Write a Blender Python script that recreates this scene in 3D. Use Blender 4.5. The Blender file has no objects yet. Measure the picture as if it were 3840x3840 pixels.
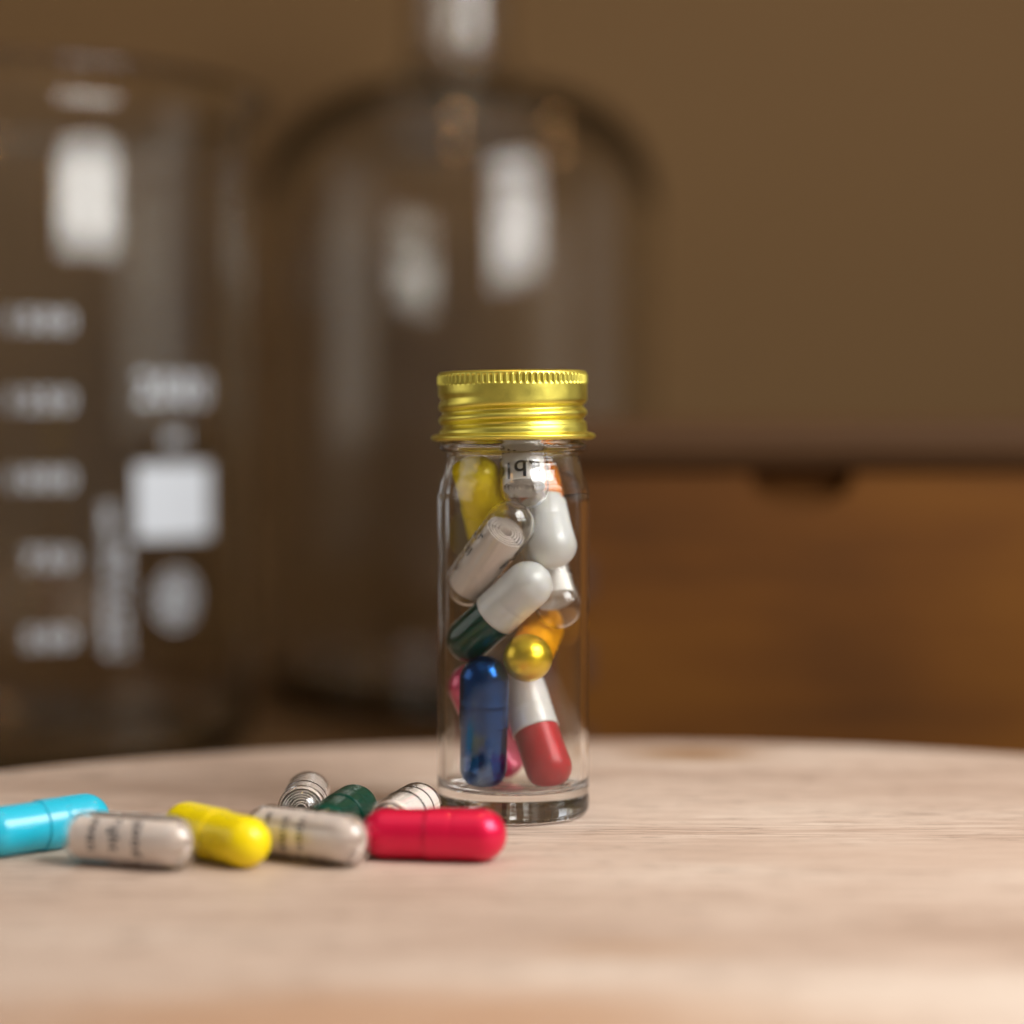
import bpy, bmesh, math, random
from mathutils import Vector, Matrix, Quaternion

# ------------------------------------------------------------------ camera, light, exposure
sc = bpy.context.scene
COL = sc.collection
MM = 0.001
PI = math.pi

def v3(x, y, z):
    return Vector((x * MM, y * MM, z * MM))

cam_d = bpy.data.cameras.new("camera")
cam = bpy.data.objects.new("camera", cam_d)
COL.objects.link(cam)
cam.location = v3(0, 0, 60.45)
PITCH = math.atan(132 / 4000)
cam.rotation_euler = (PI / 2 - PITCH, 0, 0)
cam_d.sensor_fit = 'HORIZONTAL'
cam_d.sensor_width = 24.15
cam_d.lens = 50.0
cam_d.clip_start = 0.005
cam_d.clip_end = 20.0
cam_d.dof.use_dof = True
cam_d.dof.focus_distance = 329 * MM
cam_d.dof.aperture_fstop = 3.5
cam_d.dof.aperture_blades = 8
sc.camera = cam

world = bpy.data.worlds.new("World")
sc.world = world
world.use_nodes = True
bg = world.node_tree.nodes["Background"]
bg.inputs[0].default_value = (1.0, 0.93, 0.85, 1)
bg.inputs[1].default_value = 0.11

def area_lamp(name, loc, target, sx, sy, radiance, color):
    d = bpy.data.lights.new(name, 'AREA')
    d.shape = 'RECTANGLE'
    d.size = sx * MM
    d.size_y = sy * MM
    d.energy = radiance * PI * sx * sy * MM * MM
    d.color = color
    o = bpy.data.objects.new(name, d)
    COL.objects.link(o)
    o.location = v3(*loc)
    dirv = (v3(*target) - v3(*loc)).normalized()
    up = Vector((0, 1, 0)) if abs(dirv.z) > 0.99 else Vector((0, 0, 1))
    xl = dirv.cross(up).normalized()
    yl = xl.cross(dirv).normalized()
    o.rotation_euler = Matrix((xl, yl, -dirv)).transposed().to_euler()
    return o

# daylight window to the right of the camera, a wider and dimmer one on the left, added soft fill overhead
area_lamp("window_light", (300, 165, 182), (-20, 450, 182), 290, 48, 7.4, (1.0, 0.985, 0.96))
area_lamp("window_light", (300, 165, 366), (-20, 450, 120), 290, 210, 10.8, (1.0, 0.97, 0.94))
area_lamp("side_window_light", (-620, 300, 235), (0, 330, 70), 430, 340, 0.85, (1.0, 0.94, 0.91))
area_lamp("rear_window_light", (680, 640, 200), (0, 380, 60), 300, 320, 0.25, (1.0, 0.95, 0.92))
area_lamp("ceiling_bounce_fill", (0, 150, 1300), (0, 380, 0), 1300, 1300, 0.35, (1.0, 0.95, 0.90))  # added fill lamp standing in for light bounced off the ceiling

def bulb_lamp(name, loc, r, radiance, color):
    d = bpy.data.lights.new(name, 'POINT')
    d.shadow_soft_size = r * MM
    d.energy = radiance * 4 * PI * PI * (r * MM) ** 2
    d.color = color
    o = bpy.data.objects.new(name, d)
    COL.objects.link(o)
    o.location = v3(*loc)
bulb_lamp("warm_bulb_light", (-40, -350, 640), 34, 9.0, (1.0, 0.55, 0.20))
bulb_lamp("warm_ceiling_bulb_light", (-37, 435, 1030), 45, 26.0, (1.0, 0.50, 0.16))
bulb_lamp("warm_ceiling_bulb_light", (500, 765, 905), 45, 18.0, (1.0, 0.55, 0.22))

sc.view_settings.view_transform = 'Standard'
sc.view_settings.look = 'None'
sc.view_settings.exposure = 0.45
sc.view_settings.gamma = 1.0
sc.render.engine = 'CYCLES'
cy = sc.cycles
cy.max_bounces = 40
cy.diffuse_bounces = 5
cy.glossy_bounces = 12
cy.transmission_bounces = 36
cy.transparent_max_bounces = 24
cy.caustics_reflective = True
cy.caustics_refractive = True
cy.blur_glossy = 0.3
cy.sample_clamp_indirect = 25.0
cy.use_adaptive_sampling = False
cy.use_denoising = True
try:
    cy.denoiser = 'OPENIMAGEDENOISE'
    cy.denoising_input_passes = 'RGB_ALBEDO_NORMAL'
except Exception:
    pass

# ------------------------------------------------------------------ helpers
def link(name, me, mat=None, parent=None, smooth=True):
    o = bpy.data.objects.new(name, me)
    COL.objects.link(o)
    if mat:
        me.materials.clear()
        me.materials.append(mat)
    if parent:
        o.parent = parent
    if smooth:
        me.polygons.foreach_set("use_smooth", [True] * len(me.polygons))
    return o

def mesh_from(name, verts, faces):
    me = bpy.data.meshes.new(name)
    me.from_pydata([(x * MM, y * MM, z * MM) for x, y, z in verts], [], faces)
    me.update()
    return me

def fix_normals(me):
    bm = bmesh.new(); bm.from_mesh(me)
    bmesh.ops.recalc_face_normals(bm, faces=bm.faces)
    bm.to_mesh(me); bm.free()

def thing(name, label, cat, loc, rot=None, group=None):
    o = bpy.data.objects.new(name, None)
    COL.objects.link(o)
    o.location = v3(*loc)
    o.empty_display_size = 0.005
    if rot is not None:
        o.rotation_mode = 'QUATERNION'
        o.rotation_quaternion = rot
    o['label'] = label
    o['category'] = cat
    if group:
        o['group'] = group
    return o

def revolve(name, prof, seg=96, closed=False, wob=None):
    """prof: list of (r, z) in mm. r == 0 only at the ends. closed joins last to first."""
    verts, rings = [], []
    for r, z in prof:
        if r < 1e-6:
            rings.append([len(verts)]); verts.append((0, 0, z))
        else:
            k0 = len(verts)
            for i in range(seg):
                a = 2 * PI * i / seg
                rr, zz = (r, z) if wob is None else wob(r, z, a)
                verts.append((rr * math.cos(a), rr * math.sin(a), zz))
            rings.append(list(range(k0, k0 + seg)))
    faces = []
    pairs = list(zip(rings[:-1], rings[1:]))
    if closed:
        pairs.append((rings[-1], rings[0]))
    for A, B in pairs:
        for i in range(seg):
            j = (i + 1) % seg
            if len(A) == 1 and len(B) == 1:
                continue
            if len(A) == 1:
                faces.append((A[0], B[j], B[i]))
            elif len(B) == 1:
                faces.append((A[i], A[j], B[0]))
            else:
                faces.append((A[i], A[j], B[j], B[i]))
    me = mesh_from(name, verts, faces)
    fix_normals(me)
    return me

def arc(cx, cz, rx, rz, a0, a1, n):
    return [(max(0.0, cx + rx * math.cos(math.radians(a0 + (a1 - a0) * i / n))),
             cz + rz * math.sin(math.radians(a0 + (a1 - a0) * i / n))) for i in range(n + 1)]

def dense(prof, step):
    out = [prof[0]]
    for a, b in zip(prof[:-1], prof[1:]):
        L = math.hypot(b[0] - a[0], b[1] - a[1])
        n = max(1, int(math.ceil(L / step)))
        out += [(a[0] + (b[0] - a[0]) * k / n, a[1] + (b[1] - a[1]) * k / n) for k in range(1, n + 1)]
    return out

def smooth_curve(pts, n=6):
    """Catmull-Rom through (r, z) points."""
    out = []
    P = [pts[0]] + list(pts) + [pts[-1]]
    for i in range(1, len(P) - 2):
        p0, p1, p2, p3 = P[i - 1], P[i], P[i + 1], P[i + 2]
        for k in range(n):
            t = k / n
            q = []
            for c in (0, 1):
                q.append(0.5 * (2 * p1[c] + (-p0[c] + p2[c]) * t + (2 * p0[c] - 5 * p1[c] + 4 * p2[c] - p3[c]) * t * t
                                + (-p0[c] + 3 * p1[c] - 3 * p2[c] + p3[c]) * t ** 3))
            out.append((max(q[0], 0.0), q[1]))
    out.append(pts[-1])
    return out

def box_mesh(name, x0, x1, y0, y1, z0, z1, bev=0.0):
    bm = bmesh.new()
    bmesh.ops.create_cube(bm, size=1.0)
    for v in bm.verts:
        v.co = Vector(((x0 + x1) / 2 + v.co.x * (x1 - x0), (y0 + y1) / 2 + v.co.y * (y1 - y0),
                       (z0 + z1) / 2 + v.co.z * (z1 - z0))) * MM
    if bev:
        bmesh.ops.bevel(bm, geom=bm.edges[:], offset=bev * MM, segments=2, affect='EDGES', profile=0.5)
    me = bpy.data.meshes.new(name)
    bm.to_mesh(me); bm.free()
    return me

_txt = {}
def glyphs(body, weight=0.0):
    """2-D mesh of a line of text: cap height scaled to 1, left edge at 0."""
    if (body, weight) in _txt:
        return _txt[(body, weight)]
    c = bpy.data.curves.new("lettering", 'FONT')
    c.body = body
    c.size = 1.0
    c.resolution_u = 4
    c.offset = weight
    c.space_character = 1.2
    c.fill_mode = 'FRONT'
    o = bpy.data.objects.new("lettering", c)
    COL.objects.link(o)
    dg = bpy.context.evaluated_depsgraph_get()
    dg.update()
    me = bpy.data.meshes.new_from_object(o.evaluated_get(dg))
    V = [(v.co.x / 0.70, v.co.y / 0.70) for v in me.vertices]
    Fc = [tuple(p.vertices) for p in me.polygons]
    bpy.data.meshes.remove(me)
    bpy.data.objects.remove(o)
    bpy.data.curves.remove(c)
    x0 = min(x for x, y in V); x1 = max(x for x, y in V)
    V = [(x - x0, y) for x, y in V]
    _txt[(body, weight)] = (V, Fc, x1 - x0)
    return _txt[(body, weight)]

def serif_marks(body, V, Fc):
    """small slab feet so that the stems read as book type"""
    V = list(V); Fc = list(Fc)
    n = len(V)
    lows = sorted({round(x, 2) for x, y in V if abs(y) < 0.02})
    groups = []
    for x in lows:
        if groups and x - groups[-1][1] < 0.13:
            groups[-1][1] = x
        else:
            groups.append([x, x])
    for a, b in groups:
        if 0.03 < b - a < 0.2:
            k = len(V)
            V += [(a - 0.11, 0.0), (b + 0.11, 0.0), (b + 0.11, 0.07), (a - 0.11, 0.07)]
            Fc.append((k, k + 1, k + 2, k + 3))
    return V, Fc

# ------------------------------------------------------------------ materials
def new_mat(name):
    m = bpy.data.materials.new(name)
    m.use_nodes = True
    nt = m.node_tree
    return m, nt, nt.nodes["Principled BSDF"]

def pmat(name, color, rough=0.4, metal=0.0, coat=0.0, trans=0.0, ior=1.5, sss=0.0, sss_r=1.5, noise=0.0, nscale=900,
         bump=0.0, coat_rough=0.05, spec=0.5, detail=4):
    m, nt, b = new_mat(name)
    b.inputs['Base Color'].default_value = (*color, 1)
    b.inputs['Roughness'].default_value = rough
    b.inputs['Metallic'].default_value = metal
    b.inputs['IOR'].default_value = ior
    b.inputs['Coat Weight'].default_value = coat
    b.inputs['Specular IOR Level'].default_value = spec
    b.inputs['Coat Roughness'].default_value = coat_rough
    b.inputs['Transmission Weight'].default_value = trans
    if sss:
        b.inputs['Subsurface Weight'].default_value = sss
        b.inputs['Subsurface Radius'].default_value = (1.0, 0.8, 0.5)
        b.inputs['Subsurface Scale'].default_value = sss_r * MM
    if noise or bump:
        tc = nt.nodes.new('ShaderNodeTexCoord')
        nz = nt.nodes.new('ShaderNodeTexNoise')
        nz.inputs['Scale'].default_value = nscale
        nz.inputs['Detail'].default_value = detail
        nt.links.new(tc.outputs['Object'], nz.inputs['Vector'])
        if noise:
            mx = nt.nodes.new('ShaderNodeMix'); mx.data_type = 'RGBA'
            mx.inputs[6].default_value = tuple(max(0, c * (1 - noise)) for c in color) + (1,)
            mx.inputs[7].default_value = tuple(min(1, c * (1 + noise)) for c in color) + (1,)
            nt.links.new(nz.outputs['Fac'], mx.inputs[0])
            nt.links.new(mx.outputs[2], b.inputs['Base Color'])
        if bump:
            bp = nt.nodes.new('ShaderNodeBump')
            bp.inputs['Strength'].default_value = 1.0
            bp.inputs['Distance'].default_value = bump * MM
            nt.links.new(nz.outputs['Fac'], bp.inputs['Height'])
            nt.links.new(bp.outputs['Normal'], b.inputs['Normal'])
    return m

def wood(name, dark, mid, light, grain_axis='X', fine=420, coarse=22, rough=0.55, bump=0.06, spots=(), streak=0.5, blot=9, spec=0.4, pores=0.0, ramp=(0.28, 0.74), stretch=0.12):
    m, nt, b = new_mat(name)
    N, L = nt.nodes, nt.links
    tc = N.new('ShaderNodeTexCoord')
    def mapped(sx, sy, sz):
        mp = N.new('ShaderNodeMapping')
        s = {'X': (sx, sy, sz), 'Y': (sy, sx, sz), 'Z': (sz, sy, sx)}[grain_axis]
        mp.inputs['Scale'].default_value = s
        L.new(tc.outputs['Object'], mp.inputs['Vector'])
        return mp
    def noise(mp, scale, detail, rgh=0.5, dist=0.0):
        n = N.new('ShaderNodeTexNoise')
        n.inputs['Scale'].default_value = scale
        n.inputs['Detail'].default_value = detail
        n.inputs['Roughness'].default_value = rgh
        n.inputs['Distortion'].default_value = dist
        L.new(mp.outputs[0], n.inputs['Vector'])
        return n
    n1 = noise(mapped(stretch, 1, 1), coarse, 5, 0.55, 0.6)
    n2 = noise(mapped(0.05, 1, 1), fine, 5, 0.65, 0.3)
    n3 = noise(mapped(0.4, 1, 1), blot, 2, 0.5)
    cr = N.new('ShaderNodeValToRGB')
    e = cr.color_ramp.elements
    e[0].position = ramp[0]; e[0].color = (*dark, 1)
    e[1].position = ramp[1]; e[1].color = (*light, 1)
    em = e.new(0.5); em.color = (*mid, 1)
    ad = N.new('ShaderNodeMath'); ad.operation = 'MULTIPLY_ADD'
    L.new(n2.outputs['Fac'], ad.inputs[0]); ad.inputs[1].default_value = streak
    m3 = N.new('ShaderNodeMath'); m3.operation = 'MULTIPLY_ADD'
    L.new(n1.outputs['Fac'], m3.inputs[0]); m3.inputs[1].default_value = (1 - streak) * 0.6
    m4 = N.new('ShaderNodeMath'); m4.operation = 'MULTIPLY'
    L.new(n3.outputs['Fac'], m4.inputs[0]); m4.inputs[1].default_value = (1 - streak) * 0.4
    L.new(m4.outputs[0], m3.inputs[2])
    L.new(m3.outputs[0], ad.inputs[2])
    L.new(ad.outputs[0], cr.inputs['Fac'])
    col = cr.outputs['Color']
    if pores:
        n4 = noise(mapped(0.07, 1, 1), 1900, 3, 0.6)
        n5 = noise(mapped(0.25, 1, 1), 60, 3, 0.6)
        pm = N.new('ShaderNodeMath'); pm.operation = 'MULTIPLY_ADD'
        L.new(n5.outputs['Fac'], pm.inputs[0]); pm.inputs[1].default_value = 0.35
        L.new(n4.outputs['Fac'], pm.inputs[2])
        pr = N.new('ShaderNodeMapRange'); pr.interpolation_type = 'SMOOTHSTEP'
        pr.inputs['From Min'].default_value = 0.72; pr.inputs['From Max'].default_value = 0.86
        pr.inputs['To Max'].default_value = pores
        L.new(pm.outputs[0], pr.inputs['Value'])
        px = N.new('ShaderNodeMix'); px.data_type = 'RGBA'
        L.new(pr.outputs[0], px.inputs[0]); L.new(col, px.inputs[6])
        px.inputs[7].default_value = (*[c * 0.62 for c in dark], 1)
        col = px.outputs[2]
    for (cx, cy_, cz, sx, sy, sz, c, amt) in spots:     # knots and stains of the wood
        sub = N.new('ShaderNodeVectorMath'); sub.operation = 'SUBTRACT'
        L.new(tc.outputs['Object'], sub.inputs[0])
        sub.inputs[1].default_value = (cx * MM, cy_ * MM, cz * MM)
        mul = N.new('ShaderNodeVectorMath'); mul.operation = 'MULTIPLY'
        L.new(sub.outputs[0], mul.inputs[0])
        mul.inputs[1].default_value = (1000 / sx, 1000 / sy, 1000 / sz)
        ln = N.new('ShaderNodeVectorMath'); ln.operation = 'LENGTH'
        L.new(mul.outputs[0], ln.inputs[0])
        wob = N.new('ShaderNodeMath'); wob.operation = 'MULTIPLY_ADD'
        L.new(n2.outputs['Fac'], wob.inputs[0]); wob.inputs[1].default_value = 0.6
        L.new(ln.outputs['Value'], wob.inputs[2])
        mr = N.new('ShaderNodeMapRange'); mr.interpolation_type = 'SMOOTHSTEP'
        mr.inputs['From Min'].default_value = 0.55; mr.inputs['From Max'].default_value = 1.5
        mr.inputs['To Min'].default_value = amt; mr.inputs['To Max'].default_value = 0
        L.new(wob.outputs[0], mr.inputs['Value'])
        mx = N.new('ShaderNodeMix'); mx.data_type = 'RGBA'
        L.new(mr.outputs[0], mx.inputs[0]); L.new(col, mx.inputs[6])
        mx.inputs[7].default_value = (*c, 1)
        col = mx.outputs[2]
    L.new(col, b.inputs['Base Color'])
    b.inputs['Roughness'].default_value = rough
    b.inputs['Specular IOR Level'].default_value = spec
    bp = N.new('ShaderNodeBump'); bp.inputs['Strength'].default_value = 1.0
    bp.inputs['Distance'].default_value = bump * MM
    L.new(n2.outputs['Fac'], bp.inputs['Height'])
    L.new(bp.outputs['Normal'], b.inputs['Normal'])
    return m

M = {}
M['vial_glass'] = pmat('clear_vial_glass', (0.985, 0.995, 0.99), rough=0.0, trans=1.0, ior=1.42, nscale=170, bump=0.04, detail=0.6)
M['lab_glass'] = pmat('laboratory_glass', (0.94, 0.935, 0.90), rough=0.0, trans=1.0, ior=1.47, nscale=30, bump=0.12, detail=0.6)
M['bottle_glass'] = pmat('bottle_glass', (0.95, 0.945, 0.93), rough=0.0, trans=1.0, ior=1.43, nscale=26, bump=0.2, detail=0.6)
def absorb(m, color, density):
    nt = m.node_tree
    va = nt.nodes.new('ShaderNodeVolumeAbsorption')
    va.inputs['Color'].default_value = (*color, 1)
    va.inputs['Density'].default_value = density
    nt.links.new(va.outputs[0], nt.nodes['Material Output'].inputs['Volume'])
absorb(M['bottle_glass'], (0.30, 0.28, 0.18), 30)
absorb(M['lab_glass'], (0.36, 0.36, 0.26), 40)
M['gelatin'] = pmat('clear_gelatin', (1.0, 0.985, 0.975), rough=0.03, trans=1.0, ior=1.42)
M['gold_cap'] = pmat('brushed_gold_aluminium', (0.83, 0.73, 0.14), rough=0.38, metal=1.0, noise=0.07, nscale=3500, bump=0.006)
_nt = M['gold_cap'].node_tree          # handled metal: uneven sheen
_tc = _nt.nodes.new('ShaderNodeTexCoord'); _nz = _nt.nodes.new('ShaderNodeTexNoise'); _mr = _nt.nodes.new('ShaderNodeMapRange')
_nz.inputs['Scale'].default_value = 260; _nz.inputs['Detail'].default_value = 5
_mr.inputs['From Min'].default_value = 0.3; _mr.inputs['From Max'].default_value = 0.7
_mr.inputs['To Min'].default_value = 0.30; _mr.inputs['To Max'].default_value = 0.47
_nt.links.new(_tc.outputs['Object'], _nz.inputs['Vector'])
_nt.links.new(_nz.outputs['Fac'], _mr.inputs['Value'])
_nt.links.new(_mr.outputs[0], _nt.nodes['Principled BSDF'].inputs['Roughness'])
M['print_white'] = pmat('white_enamel_print', (0.70, 0.76, 0.83), rough=0.6)
M['ink'] = pmat('printing_ink', (0.025, 0.022, 0.03), rough=0.7)
M['paper'] = pmat('cream_paper', (0.95, 0.87, 0.80), rough=0.85, noise=0.05, nscale=700)
M['paper_white'] = pmat('white_paper', (0.92, 0.90, 0.86), rough=0.85, noise=0.04, nscale=700)
M['white_gel'] = pmat('white_capsule', (0.90, 0.86, 0.76), rough=0.28, coat=0.3, sss=0.35, sss_r=1.2)
M['cyan_gel'] = pmat('light_blue_capsule', (0.018, 0.56, 0.78), rough=0.30, coat=0.4, sss=0.15, noise=0.05, nscale=4000)
M['yellow_gel'] = pmat('yellow_capsule', (0.93, 0.73, 0.002), rough=0.34, coat=0.2, spec=0.3)
M['green_gel'] = pmat('dark_green_capsule', (0.0012, 0.055, 0.034), rough=0.18, coat=0.4, coat_rough=0.03, spec=0.3)
M['orange_gel'] = pmat('orange_capsule', (0.80, 0.24, 0.02), rough=0.3, coat=0.5, sss=0.2)
M['amber_gel'] = pmat('amber_capsule', (0.86, 0.36, 0.004), rough=0.35, coat=0.2, spec=0.35)
M['gold_gel'] = pmat('gold_pearl_capsule', (0.80, 0.56, 0.02), rough=0.34, metal=0.8, coat=0.4, noise=0.06, nscale=5000)
M['pinkred_gel'] = pmat('pink_red_pearl_capsule', (0.74, 0.006, 0.050), rough=0.36, metal=0.3, coat=0.5, noise=0.1, nscale=5000, spec=0.9)
M['pinkred_gel'].node_tree.nodes['Principled BSDF'].inputs['Specular Tint'].default_value = (1.0, 0.22, 0.55, 1)
M['pink_gel'] = pmat('pink_pearl_capsule', (0.72, 0.05, 0.16), rough=0.33, metal=0.35, coat=0.9, noise=0.1, nscale=5000)
M['blue_gel'] = pmat('blue_pearl_capsule', (0.001, 0.060, 0.235), rough=0.26, metal=0.85, coat=0.2, spec=0.2, noise=0.1, nscale=5000)
M['red_gel'] = pmat('red_capsule', (0.41, 0.002, 0.008), rough=0.3, coat=0.0, spec=0.22, noise=0.08, nscale=3500)
M['board'] = wood('pale_beech_wood', (0.35, 0.236, 0.172), (0.58, 0.450, 0.362), (0.79, 0.690, 0.590), fine=900, coarse=30, rough=0.6,
                  bump=0.06, streak=0.40, blot=16, pores=0.8, ramp=(0.37, 0.63), stretch=0.2,
                  spots=((17, 160, 0, 17, 9, 40, (0.27, 0.13, 0.035), 0.95), (-3, 2, 0, 16, 5, 40, (0.42, 0.25, 0.14), 0.45),
                         (-30, -30, 0, 62, 17, 40, (0.42, 0.20, 0.075), 0.6), (55, 60, 0, 75, 14, 40, (0.56, 0.42, 0.33), 0.5),
                         (-60, 85, 0, 32, 16, 40, (0.38, 0.23, 0.15), 0.5)))
M['box'] = wood('warm_brown_box_wood', (0.058, 0.020, 0.003), (0.118, 0.041, 0.004), (0.175, 0.066, 0.006), fine=260, coarse=16, rough=0.65, spec=0.2,
                bump=0.05, streak=0.22, blot=26, ramp=(0.36, 0.64), stretch=0.3)
M['box_dark'] = pmat('dark_end_grain', (0.075, 0.028, 0.010), rough=0.6, noise=0.3, nscale=400)
M['lid'] = wood('dark_reddish_lid_wood', (0.046, 0.020, 0.007), (0.066, 0.030, 0.010), (0.086, 0.040, 0.014), fine=260, coarse=16, rough=0.7, spec=0.2)
M['desk'] = wood('dark_brown_desk_wood', (0.085, 0.046, 0.019), (0.125, 0.070, 0.029), (0.165, 0.095, 0.041), fine=300, coarse=12, rough=0.8, spec=0.15)
M['wall'] = pmat('brown_painted_wall', (0.162, 0.091, 0.033), rough=0.9, noise=0.05, nscale=6, bump=0.3)

# ------------------------------------------------------------------ setting
DESK = -25.0
desk = link("desk_top", box_mesh("desk_top", -900, 900, -60, 820, DESK - 30, DESK, 2), M['desk'], smooth=False)
desk['kind'] = 'structure'
wall = link("wall", box_mesh("wall", -2500, 2500, 830, 900, -800, 2400), M['wall'], smooth=False)
wall['kind'] = 'structure'

# round wooden board
BX, BY, BR = 18.0, 249.0, 180.0
prof = [(0, -24.9)] + [(BR - 3, -24.9)] + arc(BR - 3, -21.9, 3, 3, -90, 0, 4) + arc(BR - 2, -2, 2, 2, 0, 90, 5) + \
       [(BR * 0.75, 0), (BR * 0.5, 0), (BR * 0.25, 0), (0, 0)]
board = link("round_board", revolve("round_board", prof, 200), M['board'])
board.location = v3(BX, BY, 0)
board['label'] = "round pale wooden board with fine grain that carries the vial and the scattered capsules"
board['category'] = "wooden board"
for p in board.data.polygons:
    p.use_smooth = abs(p.normal.z) < 0.98

# ------------------------------------------------------------------ wooden box
bx = thing("wooden_box", "warm brown wooden box with dark lid and half-moon notch, right of the vial", "box", (108, 555, DESK))
def at_box(me):
    me.transform(Matrix.Translation(-bx.location)); return me
X0, X1, Y0, Y1 = 12.0, 212.0, 500.0, 610.0
ZT = 53.0
def front_panel():
    pts = [(X0, DESK + .2), (X1, DESK + .2), (X1, ZT), (81, ZT)]
    n = 16
    for i in range(n + 1):
        a = PI * i / n
        pts.append((68.5 + 12 * math.cos(a), ZT - 7.6 * math.sin(a) ** 0.8 - 0.01))
    pts += [(56, ZT), (X0, ZT)]
    vs = [(x, Y0, z) for x, z in pts] + [(x, Y0 + 8, z) for x, z in pts]
    k = len(pts)
    fs = [tuple(range(k)), tuple(range(2 * k - 1, k - 1, -1))]
    for i in range(k):
        j = (i + 1) % k
        fs.append((i, i + k, j + k, j))
    me = mesh_from("front_panel", vs, fs)
    fix_normals(me)
    return me
link("front_panel", at_box(front_panel()), M['box'], bx, False)
for s, (a, b_) in enumerate(((X0, X0 + 8), (X1 - 8, X1))):
    sp = link("side_panel", at_box(box_mesh("side_panel", a, b_, Y0 + 8, Y1 - 8, DESK + .2, ZT)), M['box'], bx, False)
    for z0 in (-17, 3, 23):
        f0, f1 = (a - .3, a + 7) if s == 0 else (a + 1, b_ + .3)
        link("joint_finger", at_box(box_mesh("joint_finger", f0, f1, Y0 - .4, Y0 + 7.6, z0, z0 + 10, .3)), M['box_dark'], sp, False)
link("back_panel", at_box(box_mesh("back_panel", X0, X1, Y1 - 8, Y1, DESK + .2, ZT)), M['box'], bx, False)
link("notch_backing", at_box(box_mesh("notch_backing", 50, 87, Y0 + 8.2, Y0 + 11, ZT - 20, ZT)), M['box'], bx, False)  # added panel, keeps the inside of the notch from going black
link("bottom_panel", at_box(box_mesh("bottom_panel", X0 + 8, X1 - 8, Y0 + 8, Y1 - 8, DESK + .3, DESK + 6)), M['box'], bx, False)
link("lid", at_box(box_mesh("lid", X0 - 2, X1 + 2, Y0 - 2, Y1 + 2, ZT + .5, 66.0, 4.5)), M['lid'], bx, False)

# ------------------------------------------------------------------ beaker
KX, KY, KR = -136.6, 583.0, 66.0
bk = thing("beaker", "large clear glass beaker with white graduations and white label patch, left of the bottle", "beaker", (KX, KY, DESK))
def spout(r, z, a):
    if z > 160:
        da = (a - math.radians(195) + PI) % (2 * PI) - PI
        w = math.exp(-(da / 0.16) ** 2) * ((z - 160) / 18) ** 2
        return r + 7 * w, z - 1.5 * w
    return r, z
H = 178.0
prof = [(0, 2.0), (40, 1.2), (52, 0.2)] + arc(58, 8, 8, 7.8, -90, 0, 8) + [(KR, 40), (KR, 90), (KR, 140), (KR, 169)] + \
       smooth_curve([(KR, 171), (66.4, 173.5), (68.4, 175.6), (70.6, 176.7)], 4) + arc(69.6, 178.4, 2.0, 1.9, -50, 150, 8) + \
       smooth_curve([(67.6, 179.0), (65.4, 176.6), (63.9, 173), (63.6, 170)], 4) + [(63.6, 140), (63.6, 90), (63.6, 40), (63.6, 12)] + \
       arc(57.6, 10.5, 6, 6, 0, -90, 6) + [(40, 4.4), (0, 4.6)]
_g = revolve("glass_body", dense(prof, 1.5), 160, wob=spout)
_g.transform(Matrix.Diagonal((64.5 / 66, 64.5 / 66, 1, 1)))
link("glass_body", _g, M['lab_glass'], bk)
def on_cyl(R, body, height, phi_c, zc, align='C', rot=False, squeeze=1.0):
    """text wrapped round a cylinder: phi 0 faces the camera (-Y), positive to the right. mm"""
    V, Fc, w = glyphs(body, 0.022)
    off = {'C': w / 2, 'L': 0, 'R': w}[align]
    out = []
    for x, y in V:
        u, v = (x - off) * height * squeeze, (y - 0.5) * height
        if rot:
            u, v = -v, u
        ph = math.radians(phi_c) + u / R
        out.append((R * math.sin(ph), -R * math.cos(ph), zc + v))
    return out, Fc
def add_marks(name, parent, R, items, mat):
    vs, fs = [], []
    for it in items:
        V, Fc = it
        k = len(vs)
        vs += V
        fs += [tuple(i + k for i in f) for f in Fc]
    return link(name, mesh_from(name, vs, fs), mat, parent, False)
def cyl_patch(R, p0, p1, z0, z1, n=12):
    V, Fc = [], []
    for i in range(n + 1):
        ph = math.radians(p0 + (p1 - p0) * i / n)
        V += [(R * math.sin(ph), -R * math.cos(ph), z0), (R * math.sin(ph), -R * math.cos(ph), z1)]
    for i in range(n):
        Fc.append((2 * i, 2 * i + 2, 2 * i + 3, 2 * i + 1))
    return V, Fc
RP = 64.5 + 0.06
def zb(y, d=521):           # photo row -> height over the desk on the beaker's front
    return 60 + (840 - y) * d / 4000 - DESK
for body, y in (("1500", 607), ("1250", 757), ("1000", 906), ("750", 1057), ("500", 1208)):
    add_marks("graduation", bk, RP, [on_cyl(RP, body, 4.6, 25.8, zb(y), 'R', squeeze=1.12)], M['print_white'])
add_marks("volume_print", bk, RP, [on_cyl(RP, "2000", 7.4, 51.5, zb(733, 528), 'C', squeeze=1.0)], M['print_white'])
add_marks("volume_print", bk, RP, [on_cyl(RP, "ml", 4.6, 51.5, zb(826, 528), 'C')], M['print_white'])
add_marks("label_patch", bk, RP, [cyl_patch(RP, 40.4, 63.0, zb(1022, 530), zb(880, 530))], M['print_white'])
add_marks("side_print", bk, RP, [on_cyl(RP, "APPROX VOLUME", 2.9, 33.5, zb(1100, 524), 'C', rot=True, squeeze=1.0),
                                 on_cyl(RP, "LOW FORM", 2.9, 37.2, zb(1140, 524), 'C', rot=True, squeeze=1.1)], M['print_white'])
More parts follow.
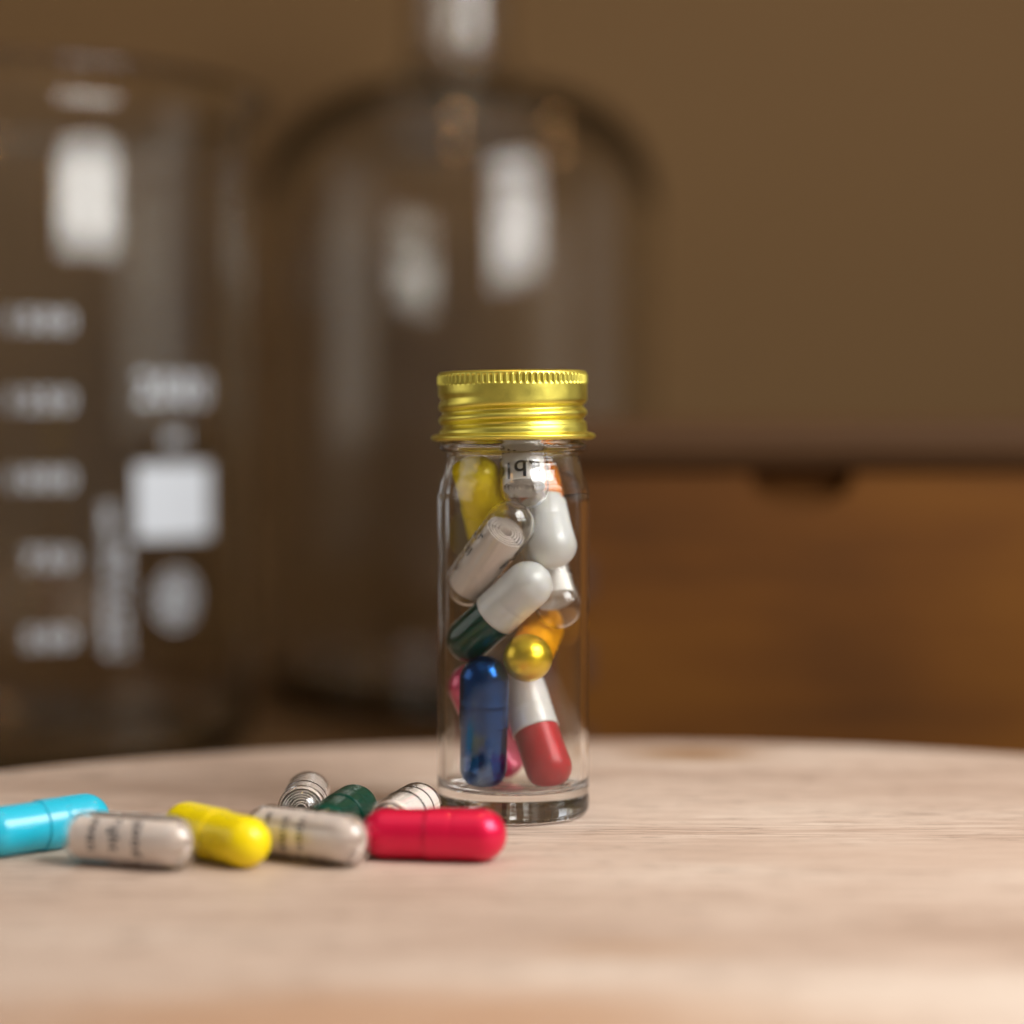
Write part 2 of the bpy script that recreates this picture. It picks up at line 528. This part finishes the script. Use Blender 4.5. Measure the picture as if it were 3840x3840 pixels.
def ring_logo():
    V, Fc = [], []
    zc, R0, R1 = zb(1140, 530), 7.3, 6.6
    n = 32
    def put(u, v):
        ph = math.radians(51.5) + u / RP
        V.append((RP * math.sin(ph), -RP * math.cos(ph), zc + v))
    for i in range(n):
        a = 2 * PI * i / n
        put(R0 * math.cos(a), R0 * math.sin(a)); put(R1 * math.cos(a), R1 * math.sin(a))
    for i in range(n):
        j = (i + 1) % n
        Fc.append((2 * i, 2 * j, 2 * j + 1, 2 * i + 1))
    n = 9                                   # rays of the emblem
    for i in range(n):
        a = 2 * PI * i / n
        k = len(V)
        for rr, da in ((1.6, -.20), (1.6, .20), (5.4, .17), (5.4, -.17)):
            put(rr * math.sin(a + da), rr * math.cos(a + da))
        Fc.append((k, k + 1, k + 2, k + 3))
    return V, Fc
add_marks("round_emblem", bk, RP, [ring_logo()], M['print_white'])

# ------------------------------------------------------------------ big bottle
GX, GY, GR = -17.0, 695.0, 65.0
gb = thing("glass_bottle", "big round-shouldered clear glass bottle with a narrow neck, behind the vial", "bottle", (GX, GY, DESK))
prof = [(0, 4.0), (38, 2.5), (50, 0.2)] + arc(56, 9, 9, 8.8, -90, 0, 8) + [(GR, 40), (GR, 80), (GR, 120)] + \
       arc(GR - 38, 162, 38, 38, 0, 74, 20) + \
       smooth_curve([(33.0, 199.4), (24, 202.6), (19.5, 206), (17.8, 212), (17.4, 222)], 5) + \
       [(17.4, 236), (17.6, 245)] + arc(19.5, 251, 2.6, 4, -80, 90, 6) + arc(16.5, 252.5, 2.5, 2.5, 90, 180, 4) + \
       [(13.6, 240), (13.2, 222)] + smooth_curve([(13.4, 214), (15.0, 206), (18.5, 197.0), (28, 190.5)], 5) + \
       arc(GR - 38, 157.5, 34.5, 33, 70, 0, 20) + [(GR - 3.4, 120), (GR - 3.2, 80), (GR - 3.2, 40), (GR - 3.2, 16)] + \
       arc(GR - 13.2, 14, 10, 8, 0, -90, 8) + [(36, 6.5), (0, 8)]
link("glass_body", revolve("glass_body", dense(prof, 2.0), 160), M['bottle_glass'], gb)

# ------------------------------------------------------------------ vial with gold screw cap
VX, VY = 0.2, 343.0
vial = thing("glass_vial", "small clear glass vial with a gold screw cap, full of capsules", "vial", (VX, VY, 0))
FLOOR = 4.7
prof = [(0, 0.9), (4, 0.8), (8.0, 0.55), (9.4, 0.12), (10.2, 0.02), (11.0, 0.12)] + arc(10.9, 1.5, 1.42, 1.4, -60, 0, 6) + \
       [(12.34, 3.0), (12.20, 4.0), (12.32, 5.0), (12.34, 8), (12.34, 20), (12.34, 30), (12.34, 40), (12.34, 48), (12.34, 51.2)] + \
       smooth_curve([(12.30, 52.2), (11.95, 53.9), (11.25, 55.6), (10.8, 57.2), (10.75, 58.3)], 5) + \
       smooth_curve([(10.95, 58.8), (11.65, 59.1), (11.88, 59.7), (11.7, 60.25), (11.0, 60.5)], 4) + \
       [(10.45, 60.9), (10.4, 63), (10.4, 68.6)] + arc(9.9, 69.1, .5, .6, 0, 180, 5) + \
       [(9.35, 66), (9.35, 60.5)] + smooth_curve([(9.4, 58.6), (9.55, 57.2), (10.1, 55.4), (10.75, 53.6), (11.05, 51.6), (11.08, 50)], 5) + \
       [(11.08, 40), (11.08, 30), (11.08, 20), (11.08, 10), (11.08, 6.6)] + arc(9.4, 6.4, 1.68, 1.7, 0, -90, 7) + [(6, 4.72), (0, 4.9)]
link("glass_body", revolve("glass_body", dense(prof, 0.5), 192), M['vial_glass'], vial)

def screw_cap():
    KN, SUB = 76, 8
    n = KN * SUB
    zs = []
    z = 60.75
    zb_, zt = 60.75, 71.75
    nz = 84
    zl = [zb_ + (zt - zb_) * i / (nz - 1) for i in range(nz)]
    pitch = 2.1
    def env(ph):                 # thread turns: fade in and out
        a = ph / (2 * PI)
        def ss(x): x = min(1, max(0, x)); return x * x * (3 - 2 * x)
        return ss((a + 0.55) / 0.45) * (1 - ss((a - 1.62) / 0.36))
    def rad(th, z):
        # th: 0 at front, + to the right (-PI..PI)
        r = 12.05
        if z < 61.9:             # rolled flange at the foot
            t = (z - 61.28) / 0.58
            r = 12.0 + 1.28 * math.sqrt(max(0.0, 1 - t * t)) if abs(t) < 1 else 12.0
            if z > 61.28:
                r = max(r, 11.98)
        elif z < 63.4:
            r = 11.98 - 0.12 * (z - 61.9) / 1.5
        if 61.95 < z < 68.6:
            d = 0.0
            for k in (-1, 0, 1, 2):
                ph = th + 2 * PI * k
                zc = 63.55 + pitch * ph / (2 * PI)
                x = (z - zc) / 0.55
                d += env(ph) * math.exp(-x * x)
            w = min(1, (z - 61.95) / 0.5)
            r -= 0.72 * min(d, 1.0) * w
        if 69.65 < z < 71.27:     # knurled band
            f = (th / (2 * PI) * KN) % 1.0
            s = math.sin(PI * f) ** 2
            g = max(0.0, 1 - ((f - 0.5) / 0.36) ** 2)
            e = min(1.0, (z - 69.65) / 0.25) * min(1.0, (71.27 - z) / 0.2)
            r += 0.10 * e - 0.36 * e * g ** 0.6 if g > 0 else 0.10 * e
        if z > 71.15:
            t = (z - 71.15) / 0.62
            r -= 0.60 * (1 - math.sqrt(max(0, 1 - t * t)))
        return r
    verts, faces = [], []
    for z in zl:
        for i in range(n):
            th = -PI + 2 * PI * i / n
            r = rad(th, z)
            verts.append((r * math.sin(th), -r * math.cos(th), z))
    def strip(a, b):
        for i in range(n):
            j = (i + 1) % n
            faces.append((a + i, a + j, b + j, b + i))
    for k in range(nz - 1):
        strip(k * n, (k + 1) * n)
    def ring(r, z):
        k = len(verts)
        for i in range(n):
            th = -PI + 2 * PI * i / n
            verts.append((r * math.sin(th), -r * math.cos(th), z))
        return k
    top = (nz - 1) * n
    for r, z in ((11.1, 71.83), (10.6, 71.75), (10.2, 71.6), (5, 71.6)):
        k = ring(r, z); strip(top, k); top = k
    c = len(verts); verts.append((0, 0, 71.6))
    for i in range(n):
        faces.append((top + i, top + (i + 1) % n, c))
    lo = 0
    for r, z in ((11.6, 60.78), (10.95, 60.95), (10.9, 63), (10.9, 71.0), (5, 71.0)):
        k = ring(r, z); strip(k, lo); lo = k
    c = len(verts); verts.append((0, 0, 71.0))
    for i in range(n):
        faces.append((lo + (i + 1) % n, lo + i, c))
    me = mesh_from("screw_cap", verts, faces)
    fix_normals(me)
    return me
cap = link("screw_cap", screw_cap(), M['gold_cap'], vial)
cap.location = (0, 0, 0)
tilt = Matrix.Translation(v3(0, 0, 61)) @ Matrix.Rotation(math.radians(-0.75), 4, 'Y') @ Matrix.Translation(v3(0, 0, -61))
cap.data.transform(tilt)

# ------------------------------------------------------------------ capsules
RB, RC, LIP = 3.64, 3.82, -0.8

def dome(r, zc, up=True, n=10, k=1.0):
    return arc(0, zc, r, r * k * (1 if up else -1), 0, 90, n)

def body_mesh(top):
    prof = list(reversed(dome(RB, -7, False))) + [(RB, -4), (RB, LIP), (RB, top - .3), (RB - .3, top), (0, top)]
    prof[0] = (0, prof[0][1])
    return revolve("capsule_body", dense(prof, 0.7), 56)
def cap_mesh(lip):
    o = [(RC, lip + .05), (RC, lip + .4)] + ([(RC, 2.6), (RC - .05, 2.9), (RC - .05, 3.2), (RC, 3.5), (RC, 5.5)] if lip < 2 else []) + dome(RC, 7)[0:]
    i = list(reversed(dome(RC - .12, 7)))[0:]
    prof = o[:-1] + [(0, 7 + RC)]
    inner = [(0, 7 + RC - .12)] + i[1:] + [(RC - .12, lip + .02)]
    return revolve("capsule_cap", prof + inner, 56, closed=False) if False else close_rev(prof, inner)
def close_rev(outer, inner):
    """outer: lip -> pole; inner: pole -> lip. One closed skin."""
    prof = list(reversed(inner)) if False else None
    seq = list(reversed(outer))            # pole -> lip (outside)
    seq2 = list(reversed(inner))           # lip -> pole (inside)
    return revolve("capsule_cap", dense(seq + seq2, 0.5), 56)
def shell_mesh():
    RS = 3.75
    outer = list(reversed(dome(RS, -7, False))) + [(RS, -4), (RS, LIP - .02), (RS + .02, LIP), (RC, LIP + .05), (RC, 2.6), (RC - .05, 2.9),
             (RC - .05, 3.2), (RC, 3.5), (RC, 5.5)] + dome(RC, 7)
    outer[0] = (0, outer[0][1]); outer[-1] = (0, outer[-1][1])
    ri = 3.62
    inner = list(reversed(dome(ri, 7))) + [(ri, 3), (ri, -4)] + dome(ri, -7, False)
    inner[0] = (0, inner[0][1]); inner[-1] = (0, inner[-1][1])
    return revolve("shell", dense(outer, 0.35), 64), revolve("shell_inside", dense(inner, 0.5), 64)
def shell_closed():
    a, b = shell_mesh()
    bm = bmesh.new()
    bm.from_mesh(a)
    bmi = bmesh.new(); bmi.from_mesh(b)
    for f in bmi.faces: f.normal_flip()
    tmp = bpy.data.meshes.new("tmp"); bmi.to_mesh(tmp); bmi.free()
    bm.from_mesh(tmp)
    me = bpy.data.meshes.new("shell"); bm.to_mesh(me); bm.free()
    for x in (a, b, tmp): bpy.data.meshes.remove(x)
    return me

MESH_BODY = body_mesh(2.0)
MESH_CAP = cap_mesh(LIP)
MESH_SHELL = shell_closed()
MESH_SHORT_CAP = cap_mesh(6.3)
MESH_LONG_BODY = body_mesh(7.0)
MESH_SHORT_CAP.name = 'short_cap'
MESH_LONG_BODY.name = 'long_body'

def copy_mesh(me, mat, cache={}):
    k = (me.name, mat.name)
    if k not in cache:
        c = me.copy(); c.materials.clear(); c.materials.append(mat); cache[k] = c
    return cache[k]

def axis_frame(A, B, face=None, roll=0.0):
    """rotation whose local Z runs A->B and whose local -Y looks at 'face' (the camera)."""
    A, B = Vector(A), Vector(B)
    z = (B - A).normalized()
    f = (Vector(face) if face else Vector((0, 0, 60))) - (A + B) / 2
    y = -(f - z * f.dot(z)).normalized()
    x = y.cross(z).normalized()
    m = Matrix((x, y, z)).transposed()
    m = m @ Matrix.Rotation(roll, 3, 'Z')
    return m.to_quaternion()

def solid_capsule(A, B, body, capm, label, group, bm=None, cm=None):
    """A: middle of the body's round end, B: middle of the cap's round end"""
    mid = [(a + b) / 2 for a, b in zip(A, B)]
    t = thing("capsule", label, "capsule", mid, axis_frame(A, B), group)
    link("capsule_body", copy_mesh(bm or MESH_BODY, M[body]), None, t)
    link("capsule_cap", copy_mesh(cm or MESH_CAP, M[capm]), None, t)
    return t

def paper_roll_mesh(z0, z1, r0, r1, turns, seed, full):
    rnd = random.Random(seed)
    th, n = 0.10, int(turns * 40)
    verts, faces = [], []
    w = [rnd.uniform(-.05, .05) for _ in range(9)]
    for i in range(n + 1):
        f = i / n
        a = 2 * PI * turns * f + seed
        r = r0 + (r1 - r0) * f + 0.05 * math.sin(a * 1.7 + seed) * (1 - f)
        ex = 0.72 * math.sqrt(max(0.0, 3.57 ** 2 - r * r))
        lo, hi = (-6.9 - ex, 6.9 + ex) if full else (z0, z1)
        for rr in (r - th, r):
            for z in (lo + w[int(f * turns) % 9], hi + w[(int(f * turns) + 4) % 9]):
                verts.append((rr * math.cos(a), rr * math.sin(a), z))
    for i in range(n):
        a, b = 4 * i, 4 * i + 4
        faces += [(a + 2, b + 2, b + 3, a + 3), (a + 1, b + 1, b, a), (a, b, b + 2, a + 2), (a + 3, b + 3, b + 1, a + 1)]
    faces += [(0, 2, 3, 1), (4 * n + 1, 4 * n + 3, 4 * n + 2, 4 * n)]
    me = mesh_from("paper_roll", verts, faces)
    return me

def paper_capsule(A, B, lines, label, group, z0=-7.0, z1=7.2, roll=0.0, paper='paper', seed=1, flip=False, turns=5.2, r1=3.48, full=False):
    mid = [(a + b) / 2 for a, b in zip(A, B)]
    t = thing("capsule", label, "capsule", mid, axis_frame(A, B), group)
    link("shell", copy_mesh(MESH_SHELL, M['gelatin']), None, t)
    pr = link("paper_roll", paper_roll_mesh(z0, z1, 0.9, r1, turns, seed, full), M[paper], t, False)
    items = []
    R = r1 + 0.035
    for (body, h, phi, z, up) in lines:
        V, Fc, w = glyphs(body, 0.012)
        V, Fc = serif_marks(body, V, Fc)
        out = []
        for x, y in V:
            u, vv = (x - w / 2) * h, (y - 0.35) * h
            if not up:
                u, vv = -u, -vv
            ph = math.radians(phi) + u / R + roll
            out.append((R * math.sin(ph), -R * math.cos(ph), z + vv))
        items.append((out, Fc))
    if items:
        add_marks("print", pr, R, items, M['ink'])
    return t

GV = "capsules inside the vial"
GL = "loose capsules on the board"
def flat(p, r):
    return (p[0], p[1], r + 0.02)

# loose capsules, left to right in front, then the back row
def loose_solid(A, B, body, capm, label):
    return solid_capsule(flat(A, RB), flat(B, RC), body, capm, label, GL)
def loose_paper(A, B, *a, **k):
    return paper_capsule(flat(A, 3.75), flat(B, RC), *a, GL, **k)

loose_solid((-74.63, 307.52), (-64.31, 316.98), 'cyan_gel', 'cyan_gel',
            "light blue capsule lying on the board at the far left, partly behind a paper-filled capsule")
loose_paper((-60.92, 303.03), (-47.87, 297.97),
            [("even", 1.6, -8, -4.4, True), ("right", 1.6, -12, -0.8, True), ("good", 1.6, -4, 2.9, True)],
            "clear capsule with printed paper rolled inside, lying between the light blue and the yellow capsule", full=True, seed=2)
loose_solid((-37.85, 299.49), (-47.53, 309.60), 'yellow_gel', 'yellow_gel',
            "glossy yellow capsule lying on the board between two paper-filled capsules")
loose_paper((-35.37, 307.86), (-23.60, 300.28),
            [("word", 1.5, -6, -5.2, True), ("some", 1.5, 4, -1.9, True), ("upon", 1.5, 0, 1.2, True)],
            "clear capsule with printed paper rolled inside, between the yellow and the pink-red capsule", full=True, seed=3)
loose_solid((-18.38, 306.11), (-4.54, 304.00), 'pinkred_gel', 'pinkred_gel',
            "shiny pink-red pearl capsule lying on the board in front of the vial's foot")
loose_paper((-32.79, 339.14), (-32.38, 325.14), [],
            "clear capsule seen end on with its spiral of paper showing, behind the dark green capsule", z0=-7.5, z1=7.4, seed=4, turns=6.5)
loose_solid((-27.28, 311.59), (-24.46, 325.30), 'green_gel', 'green_gel',
            "dark green glossy capsule lying on the board behind the paper-filled capsules")
loose_paper((-18.03, 313.80), (-14.71, 327.40),
            [("is", 1.4, -58, 5.4, True), ("rs", 1.4, -62, 2.9, True), ("as", 1.4, -55, 0.4, True)],
            "clear capsule with printed paper, half hidden behind the pink-red capsule next to the vial", full=True, seed=5)

# capsules in the vial
solid_capsule((-5.46, 339.47, 54.93), (-3.62, 349.16, 45.00), 'yellow_gel', 'yellow_gel',
              "yellow capsule inside the vial, standing under the left of the cap", GV)
paper_capsule((1.59, 343.03, 66.04), (1.95, 336.67, 53.6),
              [("able", 3.0, 22, 5.4, True), ("in us", 2.6, 6, 0.2, True)],
              "clear capsule with white paper and upside-down letters, topmost in the vial", GV, z0=-7, z1=7.6, paper='paper_white', seed=6)
solid_capsule((4.13, 347.01, 55.18), (6.18, 338.91, 43.95), 'orange_gel', 'white_gel',
              "capsule half white half orange, by the vial's right shoulder", GV)
paper_capsule((-7.05, 343.24, 37.64), (-0.30, 335.77, 47.37),
              [("tr", 1.7, -55, 3.6, True), ("zl", 1.7, -58, -0.2, True), ("o", 1.7, -60, -4.2, True), ("A", 1.8, 62, 1.2, True)],
              "clear capsule with pale blank paper, tilted across the upper middle of the vial", GV, z0=-7.5, z1=5.6, seed=7)
solid_capsule((-6.84, 341.26, 28.66), (2.46, 336.11, 37.78), 'green_gel', 'white_gel',
              "capsule half white half dark green, tilted across the middle of the vial", GV)
paper_capsule((4.11, 349.10, 45.6), (7.5, 341.7, 34.2),
              [("vevw", 1.7, 0, 1.6, False), ("so", 1.7, 0, -2.0, False)],
              "clear capsule with white paper, at the vial's right wall below the orange and white capsule", GV, z0=-7, z1=6.0, paper='paper_white', seed=8)
solid_capsule((5.2, 348.9, 29.8), (2.45, 336.11, 26.27), 'amber_gel', 'gold_gel',
              "amber capsule with a shiny gold end turned to the camera, in the vial", GV, MESH_LONG_BODY, MESH_SHORT_CAP)
solid_capsule((-1.38, 349.55, 8.57), (-6.82, 344.82, 20.57), 'pink_gel', 'pink_gel',
              "pink pearl capsule in the vial, mostly hidden behind the blue one", GV)
solid_capsule((-4.42, 337.42, 8.57), (-4.24, 337.27, 22.57), 'blue_gel', 'blue_gel',
              "dark blue pearl capsule standing on the floor of the vial", GV)
solid_capsule((5.63, 338.20, 8.57), (1.73, 344.93, 20.21), 'red_gel', 'white_gel',
              "capsule half white half red, standing on the vial's floor beside the blue one", GV)
